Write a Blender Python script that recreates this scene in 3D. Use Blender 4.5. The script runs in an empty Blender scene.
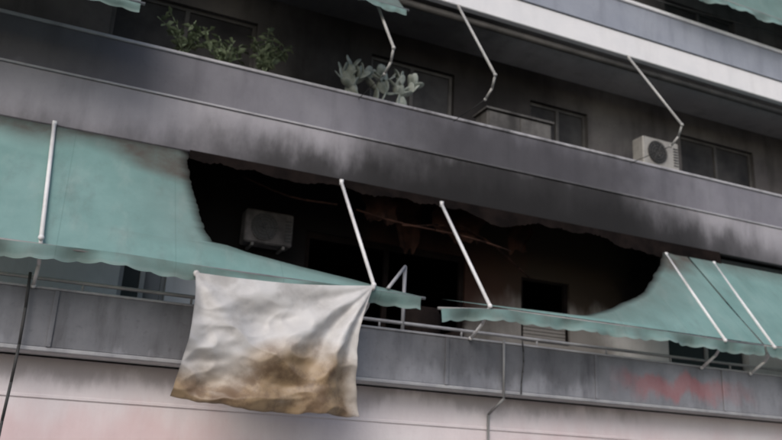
import bpy, bmesh, math, random
from mathutils import Vector, Matrix, noise
random.seed(7)
scene = bpy.context.scene
COL = scene.collection

# ------------------------------------------------------------------ materials
def new_mat(name):
    m = bpy.data.materials.new(name); m.use_nodes = True
    nt = m.node_tree
    return m, nt, nt.nodes["Principled BSDF"]

def rng(nt, sock, a, b, c=0.0, d=1.0):
    n = nt.nodes.new("ShaderNodeMapRange"); n.interpolation_type = 'SMOOTHSTEP'
    n.inputs[1].default_value = a; n.inputs[2].default_value = b
    n.inputs[3].default_value = c; n.inputs[4].default_value = d
    nt.links.new(sock, n.inputs[0]); return n.outputs[0]

def mth(nt, op, a, b):
    n = nt.nodes.new("ShaderNodeMath"); n.operation = op; n.use_clamp = False
    for i, s in enumerate((a, b)):
        if isinstance(s, (int, float)): n.inputs[i].default_value = s
        else: nt.links.new(s, n.inputs[i])
    return n.outputs[0]

def mixc(nt, fac, a, b):
    n = nt.nodes.new("ShaderNodeMix"); n.data_type = 'RGBA'
    if isinstance(fac, (int, float)): n.inputs[0].default_value = fac
    else: nt.links.new(fac, n.inputs[0])
    for i, s in ((6, a), (7, b)):
        if isinstance(s, tuple): n.inputs[i].default_value = (*s[:3], 1)
        else: nt.links.new(s, n.inputs[i])
    return n.outputs[2]

def noise_tex(nt, scale, stretch=(1, 1, 1), detail=6, rough=0.6, off=(0, 0, 0)):
    g = nt.nodes.new("ShaderNodeNewGeometry")
    mp = nt.nodes.new("ShaderNodeMapping"); mp.inputs["Scale"].default_value = stretch
    mp.inputs["Location"].default_value = off
    nt.links.new(g.outputs["Position"], mp.inputs["Vector"])
    n = nt.nodes.new("ShaderNodeTexNoise"); n.inputs["Scale"].default_value = scale
    n.inputs["Detail"].default_value = detail; n.inputs["Roughness"].default_value = rough
    nt.links.new(mp.outputs[0], n.inputs["Vector"])
    return n.outputs["Fac"]

def surf(name, c1, c2, scale=1.5, rough=0.8, streak=0.5, streakc=None, bump=0.15, metal=0.0,
         soot_tints=(), sootc=(0.009, 0.008, 0.008), spec=0.35):
    """weathered surface with soot and other tint masks; soots = list of (x0,x1,x2,x3, z0,z1,z2,z3, strength[, colour])"""
    m, nt, b = new_mat(name)
    n1 = noise_tex(nt, scale)
    col = mixc(nt, rng(nt, n1, 0.3, 0.7), c1, c2)
    if streak > 0:
        sc = streakc or tuple(v * 0.45 for v in c1)
        n2 = noise_tex(nt, 1.0, (3.2, 3.2, 0.7), off=(3, 1, 2))
        col = mixc(nt, mth(nt, 'MULTIPLY', rng(nt, n2, 0.45, 0.8), streak), col, sc)
        n4 = noise_tex(nt, 14.0, (1, 1, 1), off=(9, 1, 2))
        col = mixc(nt, mth(nt, 'MULTIPLY', rng(nt, n4, 0.55, 0.75), streak * 0.4), col, sc)
    if soot_tints:
        g = nt.nodes.new("ShaderNodeNewGeometry")
        sp = nt.nodes.new("ShaderNodeSeparateXYZ"); nt.links.new(g.outputs["Position"], sp.inputs[0])
        n3 = noise_tex(nt, 1.1, (1, 1, 0.8), off=(5, 5, 5))
        nx = mth(nt, 'MULTIPLY', mth(nt, 'SUBTRACT', n3, 0.5), 2.2)
        n5 = noise_tex(nt, 1.0, (2.2, 2.2, 0.9), off=(1, 5, 5))
        nz = mth(nt, 'MULTIPLY', mth(nt, 'SUBTRACT', n5, 0.5), 0.95)
        X = mth(nt, 'ADD', sp.outputs[0], nx)
        Z = mth(nt, 'ADD', sp.outputs[2], nz)
        for so in soot_tints:
            (x0, x1, x2, x3, z0, z1, z2, z3, st) = so[:9]
            f = mth(nt, 'MULTIPLY', rng(nt, X, x0, x1), rng(nt, X, x2, x3, 1, 0))
            f = mth(nt, 'MULTIPLY', f, rng(nt, Z, z0, z1))
            f = mth(nt, 'MULTIPLY', f, rng(nt, Z, z2, z3, 1, 0))
            f = mth(nt, 'MULTIPLY', f, st)
            col = mixc(nt, f, col, so[9] if len(so) > 9 else sootc)
    nt.links.new(col, b.inputs["Base Color"])
    b.inputs["Roughness"].default_value = rough
    b.inputs["Metallic"].default_value = metal
    b.inputs["Specular IOR Level"].default_value = spec
    if bump > 0:
        bn = nt.nodes.new("ShaderNodeBump"); bn.inputs["Strength"].default_value = bump
        bn.inputs["Distance"].default_value = 0.02
        nb = noise_tex(nt, 22.0)
        nt.links.new(nb, bn.inputs["Height"]); nt.links.new(bn.outputs[0], b.inputs["Normal"])
    return m

M = {}
M['parapet_up'] = surf('painted_parapet', (0.175, 0.17, 0.195), (0.225, 0.22, 0.245), 0.9, 0.7, 0.4,
                    soot_tints=[(3.4, 5.6, 8.0, 11, 6.2, 6.4, 6.9, 7.7, 0.75, (.02, .018, .02)), (-5, -3, .6, 3.2, 6.3, 6.5, 8, 9, 0.45, (.04, .038, .042))])
M['fascia_a'] = surf('slab_fascia', (0.28, 0.27, 0.295), (0.36, 0.345, 0.37), 0.8, 0.75, 0.4,
                    soot_tints=[(2.6, 5.2, 8.2, 11, 5.0, 5.4, 6.4, 7.2, 0.95), (0.8, 2.6, 10, 13, 5.0, 5.4, 5.95, 6.5, 0.85),
                           (-3, -1, 14, 16, 5.0, 5.4, 5.7, 6.2, 0.5)])
M['ledge'] = surf('ledge_paint', (0.38, 0.37, 0.39), (0.44, 0.43, 0.45), 1.5, 0.6, 0.6,
                    soot_tints=[(3, 5, 8, 11, 6.0, 6.2, 7.0, 7.3, 0.8)])
M['white_fascia'] = surf('white_fascia', (0.68, 0.68, 0.70), (0.77, 0.76, 0.77), 1.0, 0.6, 0.25, (0.4, 0.4, 0.41))
M['parapet_top'] = surf('blue_grey_parapet', (0.25, 0.27, 0.32), (0.31, 0.33, 0.38), 1.0, 0.6, 0.4)
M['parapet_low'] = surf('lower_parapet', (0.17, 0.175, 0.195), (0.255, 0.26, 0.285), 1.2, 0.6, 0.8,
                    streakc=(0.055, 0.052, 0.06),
                    soot_tints=[(3.5, 4.8, 6.4, 8.5, 3.0, 3.3, 4.4, 4.6, 0.5), (7.4, 8.1, 9.2, 10.2, 3.0, 3.2, 3.35, 3.5, .35, (.42, .05, .045)),  # red entry: a reddish reflection painted into the parapet colour
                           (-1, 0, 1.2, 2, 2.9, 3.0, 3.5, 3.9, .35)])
M['wall'] = surf('plaster_wall', (0.54, 0.53, 0.52), (0.64, 0.63, 0.62), 1.2, 0.9, 0.35, (0.32, 0.29, 0.27), spec=.1,
                    soot_tints=[(0.6, 1.2, 10.5, 12, 4.5, 4.95, 6.8, 6.9, 1.0, (.006, .005, .005)),
                           (1.7, 2.4, 6.3, 7.3, 3.0, 3.3, 6.8, 6.9, 0.98),
                           (6.0, 7.0, 9.0, 10.0, 2.8, 3.1, 6.8, 6.9, 0.72, (.04, .03, .022)),
                           (4.3, 4.9, 7.0, 7.6, 4.3, 4.7, 5.4, 5.9, .5, (.05, .022, .015))])
M['soffit'] = surf('soffit_paint', (0.42, 0.41, 0.40), (0.5, 0.49, 0.47), 1.2, 0.9, 0.3, (0.25, 0.22, 0.2), spec=.1,
                    soot_tints=[(-.5, 1.0, 14.0, 16, 3.9, 4.9, 6.7, 6.9, 1.0, (.006, .005, .005))])
M['soffit_up'] = surf('upper_soffit_paint', (0.42, 0.42, 0.43), (0.52, 0.52, 0.52), 0.8, 0.9, 0.4, (0.2, 0.19, 0.19), spec=.15,
                    soot_tints=[(1, 3, 5.5, 8.0, 8, 8.4, 9.8, 9.9, .7)])
M['wall_up'] = surf('upper_wall', (0.085, 0.08, 0.082), (0.15, 0.142, 0.138), 0.8, 0.9, 0.6, (0.035, 0.032, 0.032), spec=.1,
                    soot_tints=[(1.5, 4, 7, 9.5, 6, 6.4, 9.8, 9.9, .75)])
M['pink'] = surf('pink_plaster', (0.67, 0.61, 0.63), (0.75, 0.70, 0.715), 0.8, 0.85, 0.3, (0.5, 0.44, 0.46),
                    soot_tints=[(-1.2, -.4, 1.8, 3.2, -.5, 0, 2.1, 2.6, .28, (.5, .16, .15)), (4, 7, 12, 16, -.5, 0, 2.2, 2.8, .2, (.5, .16, .15)),  # red entries paint a reddish glow into the low wall colour
                           (-2, 0, 2.2, 3.4, 2.6, 2.85, 3.2, 3.4, .45, (.15, .13, .13)), (3, 4, 7, 9, 2.65, 2.9, 3.2, 3.4, .45, (.15, .13, .13))])  # these two darken the wall towards its top edge
M['char'] = surf('charred', (0.006, 0.005, 0.005), (0.015, 0.011, 0.01), 2.5, 0.95, 0.0, spec=.03)
M['char_brown'] = surf('charred_brown', (0.045, 0.022, 0.016), (0.011, 0.007, 0.006), 3.5, 0.9, 0.0, spec=.06)
M['glass'] = surf('dark_glass', (0.02, 0.022, 0.025), (0.03, 0.03, 0.035), 1.0, 0.15, 0.0, bump=0, spec=.5)
M['glass_up'] = surf('dirty_glass', (0.02, 0.02, 0.022), (0.06, 0.058, 0.058), 1.5, 0.6, 0.0, bump=0, spec=.2)
M['frame'] = surf('aluminium_frame', (0.3, 0.3, 0.3), (0.36, 0.35, 0.34), 2.0, 0.5, 0.3)
M['frame_up'] = surf('dark_frame', (0.06, 0.058, 0.057), (0.11, 0.105, 0.10), 2.0, 0.6, 0.5)  # dark tone for upper frames, roller and grilles
M['cab'] = surf('grimy_cabinet', (0.045, 0.042, 0.041), (0.12, 0.115, 0.11), 1.8, 0.7, 0.8, (.02, .018, .017))
M['rod'] = surf('white_rod', (0.62, 0.62, 0.63), (0.74, 0.73, 0.73), 3.0, 0.4, 0.45, (0.3, 0.24, 0.2), bump=0.05)
M['rod_dark'] = surf('grey_rod', (0.17, 0.17, 0.17), (0.24, 0.24, 0.24), 3.0, 0.5, 0.25, bump=0.05)
M['rod_mid'] = surf('dull_rod', (0.34, 0.34, 0.33), (0.45, 0.44, 0.42), 3.0, 0.5, 0.5, (.15, .12, .1), bump=0.05)
M['rail'] = surf('rail_pipe', (0.27, 0.27, 0.29), (0.36, 0.36, 0.37), 3.0, 0.4, 0.6, bump=0.05)
M['ac'] = surf('ac_casing', (0.26, 0.25, 0.235), (0.36, 0.35, 0.325), 3.0, 0.5, 0.6, (.12, .1, .09), bump=0.05)
M['ac_burnt'] = surf('ac_sooty', (0.045, 0.042, 0.042), (0.13, 0.12, 0.118), 3.5, 0.8, 0.8, (.012, .011, .011), bump=0.05, spec=.15)
M['ac_dark'] = surf('ac_grille', (0.02, 0.02, 0.02), (0.035, 0.035, 0.035), 3.0, 0.6, 0.0, bump=0)
M['asphalt'] = surf('asphalt', (0.045, 0.045, 0.047), (0.06, 0.06, 0.06), 1.0, 0.9, 0.2)
M['paving'] = surf('paving', (0.3, 0.29, 0.27), (0.38, 0.37, 0.35), 2.0, 0.85, 0.3)
M['paint'] = surf('road_paint', (0.7, 0.7, 0.68), (0.6, 0.6, 0.58), 3, 0.7, 0.3)
M['terracotta'] = surf('terracotta', (0.12, 0.07, 0.05), (0.16, 0.09, 0.07), 3, 0.85, 0.3)
M['cable'] = surf('cable_rubber', (0.03, 0.03, 0.03), (0.05, 0.05, 0.05), 3, 0.7, 0.0, bump=0)
M['soil'] = surf('earth', (0.12, 0.1, 0.07), (0.16, 0.14, 0.1), 0.5, 0.95, 0.0)

def fabric_mat():
    m, nt, b = new_mat('awning_canvas')
    n1 = noise_tex(nt, 1.4)
    col = mixc(nt, rng(nt, n1, 0.3, 0.7), (0.18, 0.31, 0.295), (0.23, 0.37, 0.355))
    n2 = noise_tex(nt, 2.0, (2, 1, 0.6), off=(2, 2, 2))
    col = mixc(nt, mth(nt, 'MULTIPLY', rng(nt, n2, 0.5, 0.8), 0.5), col, (0.32, 0.41, 0.39))
    n6 = noise_tex(nt, 1.3, (2.2, 1, .8), off=(12, 2, 2), rough=.7)
    col = mixc(nt, mth(nt, 'MULTIPLY', rng(nt, n6, 0.48, 0.75), 0.4), col, (0.13, 0.175, 0.165))
    g = nt.nodes.new("ShaderNodeNewGeometry"); sp = nt.nodes.new("ShaderNodeSeparateXYZ")
    nt.links.new(g.outputs["Position"], sp.inputs[0])
    fr = mth(nt, 'FRACT', mth(nt, 'MULTIPLY', sp.outputs[0], 0.83), 0)
    seam = rng(nt, fr, 0.0, 0.015, 1, 0)
    col = mixc(nt, mth(nt, 'MULTIPLY', seam, 0.3), col, (0.06, 0.14, 0.13))
    a = nt.nodes.new("ShaderNodeAttribute"); a.attribute_name = "soot"
    s = nt.nodes.new("ShaderNodeSeparateColor"); nt.links.new(a.outputs["Color"], s.inputs[0])
    ns = noise_tex(nt, 3.5, off=(7, 7, 7))
    brown = mth(nt, 'MULTIPLY', s.outputs[0], rng(nt, ns, 0.2, 0.75, 0.6, 1.0))
    col = mixc(nt, brown, col, (0.10, 0.083, 0.072))
    col = mixc(nt, s.outputs[1], col, (0.01, 0.008, 0.007))
    col = mixc(nt, s.outputs[2], col, (0.34, 0.41, 0.39))
    nt.links.new(col, b.inputs["Base Color"]); b.inputs["Roughness"].default_value = 0.85
    b.inputs["Specular IOR Level"].default_value = 0.25
    tr = nt.nodes.new("ShaderNodeBsdfTranslucent"); nt.links.new(col, tr.inputs[0])
    mx = nt.nodes.new("ShaderNodeMixShader"); mx.inputs[0].default_value = 0.22
    nt.links.new(b.outputs[0], mx.inputs[1]); nt.links.new(tr.outputs[0], mx.inputs[2])
    nt.links.new(mx.outputs[0], nt.nodes["Material Output"].inputs[0])
    bn = nt.nodes.new("ShaderNodeBump"); bn.inputs["Strength"].default_value = 0.4; bn.inputs["Distance"].default_value = 0.03
    nb = noise_tex(nt, 3.0, (1, 1, 1)); nt.links.new(nb, bn.inputs["Height"]); nt.links.new(bn.outputs[0], b.inputs["Normal"])
    return m
M['canvas'] = fabric_mat()

def cloth_mat():
    m, nt, b = new_mat('sheet_cloth')
    a = nt.nodes.new("ShaderNodeAttribute"); a.attribute_name = "soot"
    s = nt.nodes.new("ShaderNodeSeparateColor"); nt.links.new(a.outputs["Color"], s.inputs[0])
    n0 = noise_tex(nt, 2.0, off=(1, 4, 2))
    col = mixc(nt, rng(nt, n0, 0.3, 0.7), (0.50, 0.485, 0.475), (0.62, 0.605, 0.595))
    n3 = noise_tex(nt, 1.4, off=(18, 3, 1), rough=0.6)
    col = mixc(nt, mth(nt, 'MULTIPLY', rng(nt, n3, 0.45, 0.68), .65), col, (0.27, 0.25, 0.23))
    n1 = noise_tex(nt, 1.8, (1, 1, 1.5), off=(4, 0, 1), rough=0.6)
    f = mth(nt, 'MULTIPLY', s.outputs[0], rng(nt, n1, 0.25, 0.5, 0.65, 1.0))
    col = mixc(nt, f, col, (0.33, 0.235, 0.14))
    n2 = noise_tex(nt, 2.6, off=(8, 0, 1), rough=0.65)
    f2 = mth(nt, 'MULTIPLY', s.outputs[0], rng(nt, n2, 0.44, 0.64))
    col = mixc(nt, mth(nt, 'MULTIPLY', f2, 0.8), col, (0.13, 0.08, 0.05))
    col = mixc(nt, s.outputs[1], col, (0.07, 0.055, 0.05))
    nt.links.new(col, b.inputs["Base Color"]); b.inputs["Roughness"].default_value = 0.45
    tr = nt.nodes.new("ShaderNodeBsdfTranslucent"); nt.links.new(col, tr.inputs[0])
    mx = nt.nodes.new("ShaderNodeMixShader"); mx.inputs[0].default_value = 0.12
    nt.links.new(b.outputs[0], mx.inputs[1]); nt.links.new(tr.outputs[0], mx.inputs[2])
    nt.links.new(mx.outputs[0], nt.nodes["Material Output"].inputs[0])
    return m
M['cloth'] = cloth_mat()
M['leaf'] = surf('leaf', (0.08, 0.11, 0.06), (0.17, 0.21, 0.13), 9.0, 0.6, 0.0, bump=0)
M['cactus'] = surf('cactus_skin', (0.19, 0.22, 0.19), (0.44, 0.47, 0.42), 7.0, 0.6, 0.3, bump=0)

# ------------------------------------------------------------------ helpers
def empty(name, loc=(0, 0, 0)):
    e = bpy.data.objects.new(name, None); e.location = loc; e.empty_display_size = 0.2
    COL.objects.link(e); return e

def link(name, me, mat, parent=None, smooth=False):
    o = bpy.data.objects.new(name, me); COL.objects.link(o)
    if mat: me.materials.append(mat)
    if parent:
        o.parent = parent; o.matrix_parent_inverse = Matrix.Translation(parent.location).inverted()
    if smooth:
        for p in me.polygons: p.use_smooth = True
    return o

def bm_box(bm, x0, x1, y0, y1, z0, z1):
    r = bmesh.ops.create_cube(bm, size=1.0)
    for v in r['verts']:
        v.co = Vector(((x0 + x1) / 2 + v.co.x * (x1 - x0), (y0 + y1) / 2 + v.co.y * (y1 - y0), (z0 + z1) / 2 + v.co.z * (z1 - z0)))
    return r['verts']

def boxes(name, lst, mat, parent=None, bevel=0.008):
    bm = bmesh.new()
    for b in lst: bm_box(bm, *b)
    if bevel: bmesh.ops.bevel(bm, geom=bm.edges[:], offset=bevel, segments=1, affect='EDGES')
    me = bpy.data.meshes.new(name); bm.to_mesh(me); bm.free()
    return link(name, me, mat, parent)

def bm_tube(bm, pts, r, seg=10):
    pts = [Vector(p) for p in pts]
    for a, b in zip(pts[:-1], pts[1:]):
        d = b - a; L = d.length
        if L < 1e-5: continue
        q = d.to_track_quat('Z', 'Y').to_matrix().to_4x4()
        bmesh.ops.create_cone(bm, cap_ends=True, segments=seg, radius1=r, radius2=r, depth=L,
                              matrix=Matrix.Translation((a + b) / 2) @ q)
    for p in pts[1:-1]:
        bmesh.ops.create_uvsphere(bm, u_segments=seg, v_segments=6, radius=r * 1.03, matrix=Matrix.Translation(p))

def tubes(name, plist, r, mat, parent=None):
    bm = bmesh.new()
    for p in plist: bm_tube(bm, p, r)
    me = bpy.data.meshes.new(name); bm.to_mesh(me); bm.free()
    return link(name, me, mat, parent, True)

def interp(tab, s):
    if s <= tab[0][0]: return tab[0][1]
    for (a, va), (b, vb) in zip(tab[:-1], tab[1:]):
        if s <= b: return va + (vb - va) * (s - a) / (b - a)
    return tab[-1][1]

def grid_mesh(name, nu, nv, fn, mat, parent=None, colfn=None):
    vs = []; fs = []; cs = []
    for j in range(nv + 1):
        for i in range(nu + 1):
            u = i / nu; v = j / nv
            vs.append(fn(u, v)); cs.append(colfn(u, v) if colfn else (0, 0, 0))
    for j in range(nv):
        for i in range(nu):
            a = j * (nu + 1) + i
            fs.append((a, a + 1, a + nu + 2, a + nu + 1))
    me = bpy.data.meshes.new(name); me.from_pydata(vs, [], fs)
    at = me.color_attributes.new("soot", 'FLOAT_COLOR', 'POINT')
    for i, c in enumerate(cs): at.data[i].color = (*c, 1)
    return link(name, me, mat, parent, True)

# ------------------------------------------------------------------ building
X0, X1 = -14.0, 26.0
WALL = 1.35
bld = empty('apartment_building', (6, 2, 0))

def pierced_wall(name, y0, y1, z0, z1, holes, mat):
    L = []; x = X0
    for (a, b, za, zb) in sorted(holes):
        L.append((x, a, y0, y1, z0, z1))
        if za > z0 + .01: L.append((a, b, y0, y1, z0, za))
        if zb < z1 - .01: L.append((a, b, y0, y1, zb, z1))
        x = b
    L.append((x, X1, y0, y1, z0, z1))
    return boxes(name, L, mat, bld, 0)

def joinery(name, holes, y, mat_f, mat_g):
    F = []; G = []
    for (a, b, za, zb) in holes:
        t = 0.06
        F += [(a, a + t, y, y + .08, za, zb), (b - t, b, y, y + .08, za, zb), (a + t, b - t, y, y + .08, zb - t, zb), (a + t, b - t, y, y + .08, za, za + t)]
        mid = (a + b) / 2
        F.append((mid - .035, mid + .035, y - .01, y + .07, za + t, zb - t))
        G.append((a + t, mid - .035, y + .03, y + .045, za + t, zb - t)); G.append((mid + .035, b - t, y + .03, y + .045, za + t, zb - t))
    boxes(name + '_frames', F, mat_f, bld, 0.004); boxes(name + '_glazing', G, mat_g, bld, 0)

gh = [(x, x + 2.6, 0.15, 2.15) for x in (-12, -8.5, -5, 5.0, 8.6, 12.2, 16, 20)]
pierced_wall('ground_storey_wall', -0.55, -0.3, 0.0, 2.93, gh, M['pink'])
joinery('shopfront', gh, -0.4, M['frame'], M['glass'])
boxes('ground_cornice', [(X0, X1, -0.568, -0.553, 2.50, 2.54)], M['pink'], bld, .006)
boxes('lower_slab', [(X0, X1, -0.86, 6, 2.95, 3.15)], M['soffit_up'], bld, 0)
lh = [(-9, -7, 3.2, 5.35), (-4.6, -2.8, 3.2, 5.35), (0.86, 1.5, 3.9, 5.25), (3.5, 6.3, 3.2, 5.4), (7.4, 8.4, 4.1, 5.2), (10.6, 12.6, 3.2, 5.35), (16, 18, 3.2, 5.35), (21, 23, 3.2, 5.35)]
pierced_wall('lower_floor_wall', WALL, WALL + .22, 3.15, 6.2, lh, M['wall'])
joinery('lower_doors', [h for h in lh if not (3 < h[0] < 8)], WALL + .08, M['frame'], M['glass'])
boxes('burnt_room', [(2.8, 2.9, WALL + .22, 5.5, 3.15, 6.2), (8.9, 9.0, WALL + .22, 5.5, 3.15, 6.2), (2.8, 9.0, 5.5, 5.6, 3.15, 6.2),
                     (2.9, 8.9, WALL + .22, 5.5, 6.1, 6.2), (2.9, 8.9, WALL + .22, 5.5, 3.15, 3.17)], M['char'], bld, 0)
boxes('burnt_door_frame', [(3.5, 3.58, WALL + .05, WALL + .12, 3.2, 5.4), (4.85, 4.93, WALL + .05, WALL + .12, 3.2, 5.4), (6.22, 6.3, WALL + .05, WALL + .12, 3.2, 5.4),
                           (3.58, 4.85, WALL + .05, WALL + .12, 5.3, 5.4), (4.93, 6.22, WALL + .05, WALL + .12, 5.3, 5.4),
                           (7.4, 7.47, WALL + .05, WALL + .12, 4.1, 5.2), (8.33, 8.4, WALL + .05, WALL + .12, 4.1, 5.2)], M['char'], bld, .004)
boxes('burnt_shutter', [(7.47, 8.33, WALL + .04, WALL + .06, 4.12 + i * .06, 4.17 + i * .06) for i in range(9)], M['wall'], bld, .003)
boxes('middle_slab', [(X0, X1, 0.12, 6, 6.2, 6.42)], M['soffit'], bld, 0)
boxes('middle_fascia', [(X0, X1, 0.0, 0.12, 5.8, 6.5)], M['fascia_a'], bld, .012)
boxes('middle_parapet', [(X0, X1, 0.045, 0.15, 6.535, 7.16)], M['parapet_up'], bld, .006)
boxes('middle_ledge', [(X0, X1, -0.02, 0.16, 6.503, 6.532)], M['ledge'], bld, .006)
boxes('middle_coping', [(X0, X1, 0.02, 0.2, 7.163, 7.21)], M['ledge'], bld, .01)
boxes('plant_shelf', [(0.8, 5.2, 0.21, 0.55, 7.08, 7.12)], M['rod_dark'], bld, .005)
boxes('shelf_brackets', [(x, x + .04, 0.21, 0.48, 6.45, 7.078) for x in (0.9, 2.2, 3.5, 5.0)], M['rod_dark'], bld, .003)
uh = [(-9, -7, 6.5, 8.7), (-4.6, -2.6, 6.5, 8.7), (0.2, 2.4, 6.5, 8.7), (4.4, 6.0, 6.5, 8.7), (7.6, 8.9, 7.4, 8.6), (11.2, 13.2, 6.5, 8.7), (16, 18, 6.5, 8.7), (21, 23, 6.5, 8.7)]
pierced_wall('middle_floor_wall', WALL, WALL + .22, 6.42, 9.2, uh, M['wall_up'])
joinery('middle_doors', uh, WALL + .08, M['frame_up'], M['glass_up'])
boxes('upper_slab', [(X0, X1, 0.12, 6, 9.2, 9.4)], M['soffit_up'], bld, 0)
boxes('upper_fascia', [(X0, X1, 0.0, 0.12, 9.17, 9.62)], M['white_fascia'], bld, .012)
boxes('upper_parapet', [(X0, X1, 0.05, 0.15, 9.655, 10.3)], M['parapet_top'], bld, .006)
boxes('upper_drip', [(X0, X1, -0.03, 0.16, 9.623, 9.65)], M['parapet_top'], bld, .006)
boxes('upper_coping', [(X0, X1, 0.02, 0.2, 10.303, 10.38)], M['white_fascia'], bld, .01)
th = [(x, x + 2, 9.7, 11.8) for x in (-9, -4, 1, 6, 11, 16, 21)]
pierced_wall('upper_floor_wall', WALL, WALL + .22, 9.4, 12.4, th, M['wall_up'])
joinery('upper_doors', th, WALL + .08, M['frame_up'], M['glass_up'])
boxes('roof_slab', [(X0, X1, 0.0, 10, 12.4, 12.7)], M['white_fascia'], bld, .02)
boxes('roof_parapet', [(X0, X1, 0.05, 0.2, 12.703, 13.5)], M['parapet_top'], bld, .01)
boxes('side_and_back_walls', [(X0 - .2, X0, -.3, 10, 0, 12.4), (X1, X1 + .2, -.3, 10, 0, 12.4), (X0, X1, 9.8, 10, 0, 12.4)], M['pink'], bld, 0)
boxes('balcony_dividers', [(x, x + .12, .16, WALL, z0, z1) for (z0, z1) in ((3.15, 6.2), (6.42, 9.2), (9.4, 12.4)) for x in (-6, 14.5)], M['wall_up'], bld, 0)

lp = empty('balcony_railing', (5, -.9, 3.2))
P = []; x = X0
while x < X1:
    w = 2.35
    P.append((x, min(x + w, X1) - .012, -0.93 + random.uniform(-.006, .006), -0.865, 3.0, 3.60)); x += w
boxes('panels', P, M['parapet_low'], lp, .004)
boxes('bottom_trim', [(X0, X1, -0.945, -0.865, 2.95, 2.998)], M['rail'], lp, .01)
boxes('top_trim', [(X0, X1, -0.945, -0.85, 3.602, 3.632)], M['rail'], lp, .008)
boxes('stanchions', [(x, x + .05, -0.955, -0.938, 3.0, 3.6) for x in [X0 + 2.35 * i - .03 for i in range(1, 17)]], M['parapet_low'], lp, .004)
tubes('hand_rail', [[(X0, -0.9, 3.72), (X1, -0.9, 3.72)]], .022, M['rail'], lp)
tubes('rail_posts', [[(X0 + .3 + 1.17 * i, -0.9, 3.63), (X0 + .3 + 1.17 * i, -0.9, 3.72)] for i in range(34)], .014, M['rail'], lp)

# ------------------------------------------------------------------ awnings
def valance(name, xa, xb, y, z, parent, h=0.17, sag=None, seed=0):
    n = int((xb - xa) / 0.02)
    def fn(u, v):
        x = xa + (xb - xa) * u
        ph = ((x + .05 * noise.noise(Vector((x, 0, seed)))) / 0.24) % 1.0
        sc = abs(math.sin(ph * math.pi)) * 0.022
        d = (h - 0.03 + sc + .03 * noise.noise(Vector((x * 1.3, 0, seed + 9)))) * v
        w = noise.noise(Vector((x * 1.8, v * .6, seed))) * .12 * v
        s = sag(x) if sag else 0
        return (x, y + w + .03 * math.sin(x * 9 + seed) * v, z - d + s + .03 * noise.noise(Vector((x * .7, 0, seed))))
    return grid_mesh(name, n, 6, fn, M['canvas'], parent, lambda u, v: (0.35 + .35 * noise.noise(Vector((u * 30, v, seed))), 0, 0.25 if v > .8 else 0))

def arm(parent, name, xt, xb, top, bar, piv, mat='rod', r=.024):
    bm = bmesh.new()
    bm_tube(bm, [(xt, top[0], top[1]), (xb, bar[0], bar[1])], r)
    bm_tube(bm, [(xb, bar[0], bar[1]), (xb + .02, (bar[0] + piv[0]) / 2 - .02, (bar[1] + piv[1]) / 2 - .02), (xb, piv[0], piv[1])], r * .85)
    bmesh.ops.create_uvsphere(bm, u_segments=10, v_segments=6, radius=r * 1.35, matrix=Matrix.Translation((xb, bar[0], bar[1])))
    bmesh.ops.create_uvsphere(bm, u_segments=10, v_segments=6, radius=r * 1.2, matrix=Matrix.Translation((xb, piv[0], piv[1])))
    bm_box(bm, xt - .025, xt + .025, top[0] - .02, top[0] + .02, top[1] - .04, top[1] + .04)
    me = bpy.data.meshes.new(name); bm.to_mesh(me); bm.free()
    return link(name, me, M[mat], parent, True)

TOP = (-0.03, 5.78); BAR = (-1.42, 3.98)
def fab(name, parent, xa, xb, top=TOP, bar=BAR, sootfn=None, nu=120, nv=60, seed=0, sag=.07):
    def fn(u, v):
        a = xa(v); b = xb(v); x = a + (b - a) * u
        y = top[0] + (bar[0] - top[0]) * v; z = top[1] + (bar[1] - top[1]) * v
        w = noise.noise(Vector((x * .9, v * 2.2, seed))) * .12 + noise.noise(Vector((x * 3.1, v * 1.1, seed + 5))) * .04
        dd = -sag * math.sin(v * math.pi) + w * math.sin(v * math.pi)
        return (x, y + dd * .5, z + dd * .8)
    def cf(u, v):
        a = xa(v); b = xb(v); x = a + (b - a) * u
        return sootfn(x, v, a, b) if sootfn else (0, 0, 0)
    return grid_mesh(name, nu, nv, fn, M['canvas'], parent, cf)

E_L = [(0, 1.365), (.2, 1.38), (.4, 1.45), (.6, 1.52), (.78, 1.62), (.83, 2.05), (.88, 2.7), (.93, 3.25), (.965, 3.6), (1, 4.15)]
E_R = [(0, 9.30), (.18, 8.98), (.35, 8.62), (.55, 8.15), (.74, 7.55), (.88, 7.05), (.965, 6.6), (.985, 5.2), (1, 4.43)]
def rag(s, k): return noise.noise(Vector((s * 14, k, 0))) * .035 + noise.noise(Vector((s * 45, k, 3))) * .015
def clampv(v): return max(0., min(1., v))
aw = empty('window_awning', (1, -.7, 4.9))
def soot_l(x, v, a, b):
    n = noise.noise(Vector((x * 1.1, v * 3, 2)))
    br = clampv(1.2 - v / .22 + n * .8) * .92
    near = clampv(1 - (b - x) / 1.1) ** 1.5 * .45 if v < .8 else clampv(1 - (b - x) / 1.6) * .35
    edge = clampv(1 - (b - x) / .13) if v < .8 else clampv(1 - (b - x) / .5) * .5
    return (clampv(br + near), clampv(edge * .9 + clampv(.05 - v) * 8), 0)
fab('canvas', aw, lambda s: -3.4, lambda s: interp(E_L, s) + rag(s, 1), sootfn=soot_l, nu=160, nv=90)
valance('valance', -3.4, 4.15, BAR[0] - .03, BAR[1] - .01, aw)
tubes('front_bar', [[(-3.45, BAR[0], BAR[1] - .02), (4.22, BAR[0], BAR[1] - .02)]], .02, M['rod_dark'], aw)
arm(aw, 'arm_1', -.26, -.15, (-.04, 5.80), (-1.45, 4.03), (-.97, 3.62))
arm(aw, 'arm_2', 3.52, 3.52, (-.04, 5.76), (-1.45, 4.03), (-.97, 3.62))
arm(aw, 'arm_3', -3.2, -3.2, (-.04, 5.78), (-1.45, 4.03), (-.97, 3.62))

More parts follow.
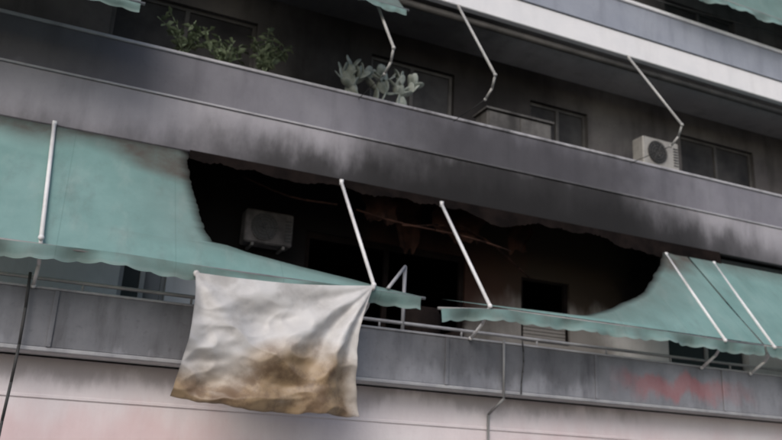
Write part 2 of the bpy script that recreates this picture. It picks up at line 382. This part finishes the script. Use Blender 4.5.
TOPR = (-.03, 5.62)
def soot_r(x, v, a, b):
    n = noise.noise(Vector((x * 1.1, v * 3, 8)))
    d = (x - a)
    edge = clampv(1 - d / .16)
    return (clampv(.9 * clampv(1 - v / .25 + n * .5) + .55 * clampv(1 - d / 1.4)), clampv(edge * .9), 0)
aw2 = empty('window_awning', (7, -.7, 4.9))
fab('canvas', aw2, lambda s: interp(E_R, s) + rag(s, 4), lambda s: 9.83, TOPR, BAR, sootfn=soot_r, nu=120, nv=90, seed=3)
valance('valance', 4.43, 9.83, BAR[0] - .03, BAR[1] - .03, aw2, seed=2, sag=lambda x: -.1 * clampv((5.4 - x)))
tubes('front_bar', [[(4.4, BAR[0], BAR[1] - .12), (5.4, BAR[0], BAR[1] - .03), (9.83, BAR[0], BAR[1] - .03)]], .02, M['rod_dark'], aw2)
arm(aw2, 'arm_1', 5.11, 5.12, (-.04, 5.72), (-1.45, 3.97), (-.97, 3.62))
arm(aw2, 'arm_2', 9.36, 9.06, (-.04, 5.58), (-1.45, 3.95), (-.97, 3.60))
aw3 = empty('window_awning', (12, -.7, 4.9))
fab('canvas', aw3, lambda s: 9.87, lambda s: 15.5, TOPR, BAR, sootfn=lambda x, v, a, b: (clampv(1 - v / .2) * .6, 0, 0), seed=9)
valance('valance', 9.87, 15.5, BAR[0] - .03, BAR[1] - .03, aw3, seed=5)
tubes('front_bar', [[(9.86, BAR[0], BAR[1] - .03), (15.5, BAR[0], BAR[1] - .03)]], .02, M['rod_dark'], aw3)
arm(aw3, 'arm_1', 10.42, 10.04, (-.04, 5.58), (-1.45, 3.95), (-.97, 3.60))
arm(aw3, 'arm_2', 14.9, 14.9, (-.04, 5.58), (-1.45, 3.97), (-.97, 3.62))

br = empty('burnt_awning_remnant', (5, 0, 5.7))
def fr(u, v):
    x = 1.4 + 9.2 * u
    L = .10 + .10 * abs(noise.noise(Vector((x * 2.2, 0, 0)))) + .30 * max(0, noise.noise(Vector((x * .9, 4, 0)))) + .05 * abs(noise.noise(Vector((x * 11, 1, 0)))) + .16 * clampv(x - 8)
    return (x, -.012 - .08 * L * v + .02 * math.sin(x * 7) * v, 5.82 - L * v)
grid_mesh('charred_canvas', 360, 6, fr, M['char'], br)
P = []
for (xa, xb, z1, z2, y1, y2) in [(3.9, 6.4, 5.55, 5.2, .3, .1), (4.6, 5.9, 5.42, 5.55, .2, .5), (5.6, 7.2, 5.6, 5.1, .3, .8), (2.2, 3.6, 5.7, 5.5, .4, .3)]:
    P.append([(xa + (xb - xa) * t, y1 + (y2 - y1) * t, z1 + (z2 - z1) * t + .05 * math.sin(t * 5 + xa)) for t in [i / 6 for i in range(7)]])
tubes('bent_rods', P, .015, M['char_brown'], br)
def hang(x0, y0, z0, w, h, sd):
    def f(u, v):
        ww = w * (1 - .5 * v + .3 * noise.noise(Vector((v * 4, sd, 0))))
        return (x0 + (u - .5) * ww + .1 * noise.noise(Vector((v * 2, sd, 5))), y0 + .06 * math.sin(u * 9 + sd) + .1 * noise.noise(Vector((u * 3, v * 3, sd))), z0 - h * v * (1 + .2 * noise.noise(Vector((u * 5, sd, 1)))))
    return f
for i, (a, b, c, w, h) in enumerate([(4.3, .35, 6.15, .8, .75), (5.7, .5, 6.15, 1.3, .75), (6.9, .6, 6.1, .7, .7), (5.0, .9, 6.1, .6, .9)]):
    grid_mesh('hanging_shred_%d' % (i + 1), 16, 12, hang(a, b, c, w, h, i * 3.3), M['char_brown'], br)

def small_awning(xa, xb, top, bar, seed):
    e = empty('window_awning', ((xa + xb) / 2, -.5, top[1] - .5))
    fab('canvas', e, lambda s: xa, lambda s: xb, top, bar, lambda x, v, a, b: (.7, 0, 0), nu=60, nv=20, seed=seed, sag=.03)
    valance('valance', xa, xb, bar[0] - .02, bar[1] - .01, e, seed=seed, h=.12)
    tubes('front_bar', [[(xa - .05, bar[0], bar[1]), (xb + .05, bar[0], bar[1])]], .02, M['rod_dark'], e)
    return e
a4 = small_awning(-3.4, .45, (-.03, 9.15), (-1.2, 7.07), 11)
arm(a4, 'arm_1', -3.2, -3.2, (-.05, 9.15), (-1.23, 7.09), (-.93, 7.0))
a5 = small_awning(1.6, 4.0, (-.03, 9.15), (-.9, 8.2), 13)
a6 = empty('folded_awning', (7, .2, 9))
tubes('roller', [[(4.3, .2, 9.08), (13.6, .2, 9.08)]], .06, M['frame_up'], a6)
for par, nm, xx in ((a5, 'arm_1', 3.72), (a6, 'arm_1', 5.31), (a6, 'arm_2', 8.75)):
    arm(par, nm, xx, xx, (-.05, 9.1), (-1.2, 7.37), (-.93, 7.1), 'rod_mid', .021)
    tubes(nm + '_strut', [[(xx, -.93, 7.1), (xx, .03, 7.13)]], .006, M['cable'], par)
a7 = empty('window_awning', (12, -.3, 11))
fab('canvas', a7, lambda s: 9.6, lambda s: 15, (-.02, 12.35), (-.38, 10.72), lambda x, v, a, b: (.3, 0, 0), nu=80, nv=20, seed=21, sag=.03)
valance('valance', 9.6, 15, -.4, 10.71, a7, seed=21)
tubes('front_bar', [[(9.55, -.38, 10.72), (15.05, -.38, 10.72)]], .02, M['rod_dark'], a7)

fb = empty('awning_support_frame', (4.17, -.9, 4))
tubes('post', [[(4.17, -.9, 3.60), (4.17, -.9, 4.46)], [(4.0, -.9, 4.02), (4.17, -.9, 4.02)]], .024, M['rail'], fb)
tubes('brace', [[(4.17, -.9, 4.46), (3.72, -1.42, 4.02)]], .022, M['rail'], fb)

# ------------------------------------------------------------------ hanging sheet
sh = empty('draped_sheet', (2.4, -1.45, 3.2))
def shf(u, v):
    top = Vector((1.42 + 2.08 * u, -1.5, 3.88 + .13 * u - .05 * math.sin(u * math.pi)))
    bot = Vector((1.30 + 2.12 * u, -1.54, 2.56 - .10 * u - .04 * math.sin(u * math.pi * 1.3)))
    p = top.lerp(bot, v)
    p.x += -.17 * math.sin(v * math.pi) * u ** 3 + .05 * math.sin(v * 3) * (1 - u)
    dx = (1 - u) * 2.1; dz = v * 1.4
    ang = math.atan2(dz, dx + 1e-4); rr = math.hypot(dx, dz)
    f = .085 * math.sin(ang * 11 + 1.6 * math.sin(rr * 2.0)) * min(1, rr * 1.5) * max(.3, 1 - rr / 2.8)
    dx2 = u * 2.1; ang2 = math.atan2(dz, dx2 + 1e-4); rr2 = math.hypot(dx2, dz)
    f += .05 * math.sin(ang2 * 8 + rr2) * min(1, rr2 * 1.5) * max(0, 1 - rr2 / 1.6)
    q = Vector((u * 2.2 + v * 1.4, v * 2.2 - u * 1.2, 3))
    f += .14 * noise.noise(q)
    for (k, am) in ((1.3, .065), (2.6, .035)):
        f += am * (1 - 2.2 * abs(noise.noise(q * k + Vector((4, 1, k))))) * (.35 + .65 * v)
    f += .012 * noise.noise(q * 6)
    p.y -= f * (0.25 + .75 * min(1, v * 3)) + .08 * math.sin(v * math.pi)
    p.z += .03 * noise.noise(Vector((u * 6, 2, 0))) * v + .015 * noise.noise(Vector((u * 18, 2, 0))) * v
    return p
def shc(u, v):
    n = noise.noise(Vector((u * 2.4, v * 2.4, 1)))
    n2 = noise.noise(Vector((u * 6, v * 6, 5)))
    lim = .64 - .24 * math.exp(-((u - .65) / .3) ** 2)
    s = clampv((v - lim + n * .22 + n2 * .10) * 3.2)
    if u > .88: s *= clampv((1 - u) / .12 + .25)
    return (s, clampv((v - .98) * 40) * .7 + clampv((.008 - u) * 80) * .4 + clampv((u - .99) * 80) * .4, 0)
grid_mesh('cloth', 160, 120, shf, M['cloth'], sh, shc)
bm = bmesh.new()
for (x, z) in ((3.5, 3.99), (1.44, 3.87)):
    bmesh.ops.create_icosphere(bm, subdivisions=2, radius=.04, matrix=Matrix.Translation((x, -1.47, z)))
for v in bm.verts: v.co += Vector(noise.noise_vector(v.co * 12)) * .03
me = bpy.data.meshes.new('knots'); bm.to_mesh(me); bm.free(); link('knots', me, M['cloth'], sh, True)

# ------------------------------------------------------------------ AC units
def ac_unit(x, y, z, w, h, mat, d=.3):
    e = empty('air_conditioner', (x, y, z))
    boxes('casing', [(x - w / 2, x + w / 2, y, y + d, z - h / 2, z + h / 2)], mat, e, .02)
    bm = bmesh.new()
    cx = x - w * .12; r = h * .39
    q = Matrix.Rotation(math.pi / 2, 4, 'X')
    bmesh.ops.create_cone(bm, cap_ends=True, segments=28, radius1=r, radius2=r, depth=.012, matrix=Matrix.Translation((cx, y - .008, z)) @ q)
    me = bpy.data.meshes.new('fan_recess'); bm.to_mesh(me); bm.free(); link('fan_recess', me, M['ac_dark'], e)
    P = []
    for rr in (r * .35, r * .6, r * .85, r * 1.02):
        P.append([(cx + rr * math.cos(t * math.tau / 24), y - .025, z + rr * math.sin(t * math.tau / 24)) for t in range(25)])
    for k in range(6):
        a = k * math.tau / 6; P.append([(cx, y - .025, z), (cx + r * math.cos(a), y - .025, z + r * math.sin(a))])
    tubes('fan_grille', P, .004, M['frame_up'], e)
    boxes('side_louvres', [(x + w * .34, x + w * .46, y - .01, y + .002, z - h * .35 + i * h * .1, z - h * .35 + i * h * .1 + .02) for i in range(7)], M['ac_dark'], e, 0)
    boxes('brackets', [(x - w * .35, x - w * .35 + .04, y, WALL, z - h / 2 - .05, z - h / 2 - .002), (x + w * .3, x + w * .3 + .04, y, WALL, z - h / 2 - .05, z - h / 2 - .002)], M['frame_up'], e, .003)
ac_unit(2.82, 1.0, 5.24, .72, .5, M['ac_burnt'])
ac_unit(9.98, .6, 7.76, .85, .56, M['ac'])
sb = empty('storage_cabinet', (6.9, .8, 7.4))
boxes('carcass', [(6.3, 7.6, .7, 1.1, 6.43, 7.84)], M['cab'], sb, .01)
boxes('doors', [(6.33, 6.93, .675, .698, 6.48, 7.81), (6.96, 7.57, .675, .698, 6.48, 7.81)], M['cab'], sb, .006)
boxes('lid', [(6.26, 7.64, .65, 1.13, 7.842, 7.88)], M['cab'], sb, .006)

# ------------------------------------------------------------------ plants
def pot(parent, x, y, z, r=.14, h=.16):
    bm = bmesh.new()
    bmesh.ops.create_cone(bm, cap_ends=True, segments=20, radius1=r * .7, radius2=r, depth=h, matrix=Matrix.Translation((x, y, z + h / 2)))
    bmesh.ops.create_cone(bm, cap_ends=True, segments=20, radius1=r * 1.12, radius2=r * 1.12, depth=.04, matrix=Matrix.Translation((x, y, z + h)))
    me = bpy.data.meshes.new('pot'); bm.to_mesh(me); bm.free(); link('pot', me, M['terracotta'], parent)

def leafy(x, y, z, w, h, n, name='potted_plant'):
    e = empty(name, (x, y, z)); pot(e, x, y, z)
    vs = []; fs = []; S = []
    for k in range(11):
        a = random.uniform(0, math.tau); ln = random.uniform(.5, 1) * h; sp = random.uniform(.3, 1) * w
        pts = []
        for t in range(7):
            s = t / 6
            pts.append(Vector((x + math.cos(a) * sp * s ** 1.5, y + math.sin(a) * sp * .5 * s ** 1.5, z + .16 + ln * (s - .28 * s * s * (sp / w)))))
        S.append(pts)
        for q in range(n):
            s = random.uniform(.3, 1); i = min(5, int(s * 6)); p = pts[i].lerp(pts[i + 1], s * 6 - i)
            d = Vector((random.gauss(0, 1), random.gauss(0, 1), random.gauss(.1, .7))).normalized()
            side = d.cross(Vector((random.random(), random.random(), 1))).normalized()
            L = random.uniform(.07, .18); W = L * .22
            b = len(vs)
            vs += [p, p + d * L * .5 + side * W, p + d * L + Vector((0, 0, -.02)), p + d * L * .5 - side * W]
            fs.append((b, b + 1, b + 2, b + 3))
    me = bpy.data.meshes.new('leaves'); me.from_pydata([tuple(v) for v in vs], [], fs); link('leaves', me, M['leaf'], e)
    tubes('stems', S, .006, M['leaf'], e)
leafy(1.2, .36, 7.12, .5, .95, 14)
leafy(1.75, .38, 7.12, .35, .6, 8)
leafy(2.35, .36, 7.12, .45, .9, 15)

ce = empty('prickly_pear_cactus', (4.1, .38, 7.12))
pot(ce, 4.12, .38, 7.12, .15); pot(ce, 3.76, .38, 7.12, .13); pot(ce, 4.5, .38, 7.12, .13)
bm = bmesh.new()
random.seed(33)
def pad(base, ang, tilt, s, depth):
    ang = max(-1.25, min(1.25, ang))
    d = Vector((math.sin(ang), .5 * math.sin(tilt), math.cos(ang))).normalized()
    c = base + d * s * .5
    q = d.to_track_quat('Z', 'Y').to_matrix().to_4x4()
    rz = Matrix.Rotation(random.uniform(-1.0, 1.0), 4, 'Z')
    mtx = Matrix.Translation(c) @ q @ rz @ Matrix.Diagonal((random.uniform(.28, .38) * s, .07 * s, .54 * s, 1))
    bmesh.ops.create_uvsphere(bm, u_segments=14, v_segments=9, radius=1, matrix=mtx)
    if depth > 0:
        n = random.choice((2, 3))
        for k in range(n):
            pad(base + d * s * .92, ang * .4 + (k - (n - 1) / 2) * .85 + random.uniform(-.3, .3), tilt + random.uniform(-.5, .4), s * random.uniform(.75, .98), depth - 1)
for bx, a0 in ((4.12, .05), (3.76, -.25), (4.5, .2)):
    pad(Vector((bx, .38, 7.26)), a0, 0, .30, 2)
    pad(Vector((bx + .06, .36, 7.26)), a0 + random.uniform(-.6, .6), -.2, .25, 2)
for v in bm.verts: v.co += Vector(noise.noise_vector(v.co * 7)) * .018
me = bpy.data.meshes.new('pads'); bm.to_mesh(me); bm.free(); link('pads', me, M['cactus'], ce, True)

# ------------------------------------------------------------------ charred armchair
ch = empty('burnt_armchair', (4.9, -.3, 3.15))
bm = bmesh.new()
bm_box(bm, 4.6, 5.2, -.55, .05, 3.3, 3.55)
bm_box(bm, 4.52, 4.66, -.55, .1, 3.25, 3.8); bm_box(bm, 5.14, 5.28, -.55, .1, 3.25, 3.8)
bm_box(bm, 4.6, 5.2, -.02, .16, 3.3, 4.3)
bmesh.ops.bevel(bm, geom=bm.edges[:], offset=.06, segments=3, affect='EDGES')
for xx in (4.58, 5.2):
    for yy in (-.5, .05): bm_box(bm, xx, xx + .05, yy, yy + .05, 3.15, 3.3)
me = bpy.data.meshes.new('frame_and_cushions'); bm.to_mesh(me); bm.free()
for v in me.vertices:
    v.co += Vector(noise.noise_vector(v.co * 4)) * .03
    if v.co.z > 3.9: v.co.z -= abs(v.co.x - 4.9) * .5
link('frame_and_cushions', me, M['char'], ch, True)

# ------------------------------------------------------------------ cables & pipes
def cable(name, pts, r, mat='cable'):
    e = empty(name, pts[0]); tubes('run', [pts], r, M[mat], e)
cable('hanging_cable', [(-.2 + .02 * math.sin(i * .9), -1.0 - .02 * math.sin(i), 3.75 - i * .38) for i in range(10)], .016)
cable('drain_pipe', [(5.62, -.60, 0.1), (5.62, -.60, 2.7), (5.62, -.98, 2.88), (5.62, -.98, 3.65)], .018, 'rod_dark')
cable('telephone_cable', [(5.9 + .02 * math.sin(i), -.99, 3.66 - i * .14) for i in range(6)], .01)
cable('roof_cable', [(3.4 + i * .6, -.12, 10.4 - .12 * math.sin(i / 16 * math.pi) + i * .015) for i in range(17)], .01)

# ------------------------------------------------------------------ ground
def sheet(name, x0, x1, y0, y1, z, mat):
    me = bpy.data.meshes.new(name); me.from_pydata([(x0, y0, z), (x1, y0, z), (x1, y1, z), (x0, y1, z)], [], [(0, 1, 2, 3)])
    return link(name, me, mat)
sheet('ground', -400, 400, -400, 400, -0.012, M['soil'])
sheet('road', -200, 200, -14, -2.6, -0.004, M['asphalt'])
boxes('pavement', [(-60, 60, -2.6, -.55, -0.1, 0.13)], M['paving'], None, .015)
boxes('pavement', [(-60, 60, -17, -14, -0.1, 0.13)], M['paving'], None, .015)
bm = bmesh.new()
for i in range(-12, 13):
    bm_box(bm, i * 5, i * 5 + 2.4, -8.36, -8.24, -.003, .001)
me = bpy.data.meshes.new('lane_marking'); bm.to_mesh(me); bm.free(); link('lane_marking', me, M['paint'])

# ------------------------------------------------------------------ camera
R = Vector((.911, -.408, .0478)).normalized()
F = Vector((.378, .8777, .2928)); F = (F - R * F.dot(R)).normalized()
U = R.cross(F).normalized()
cam = bpy.data.cameras.new('camera'); co = bpy.data.objects.new('camera', cam); COL.objects.link(co)
mw = Matrix((R, U, -F)).transposed().to_4x4(); mw.translation = Vector((0, -10.05, 2.0))
co.matrix_world = mw
cam.sensor_width = 36; cam.lens = 797 / 782 * 36; cam.clip_end = 2000
cam.dof.use_dof = True; cam.dof.focus_distance = 6.0; cam.dof.aperture_fstop = 1.35
scene.camera = co

# ------------------------------------------------------------------ light
w = bpy.data.worlds.new("World"); scene.world = w; w.use_nodes = True
nt = w.node_tree; bg = nt.nodes["Background"]
sky = nt.nodes.new("ShaderNodeTexSky"); sky.sky_type = 'NISHITA'; sky.sun_disc = False
el, az = math.radians(38), math.radians(215)
sky.sun_elevation = el; sky.sun_rotation = az; sky.air_density = 1.0; sky.dust_density = 2.5
nt.links.new(sky.outputs[0], bg.inputs[0]); bg.inputs[1].default_value = 0.15
sun = bpy.data.lights.new('sun', 'SUN'); sun.energy = 1.5; sun.angle = math.radians(35); sun.color = (1, .98, .96)
so = bpy.data.objects.new('sun', sun); COL.objects.link(so)
d = Vector((math.sin(az) * math.cos(el), math.cos(az) * math.cos(el), math.sin(el)))
so.rotation_euler = d.to_track_quat('Z', 'Y').to_euler()
scene.view_settings.view_transform = 'Standard'; scene.view_settings.look = 'None'; scene.view_settings.exposure = 0
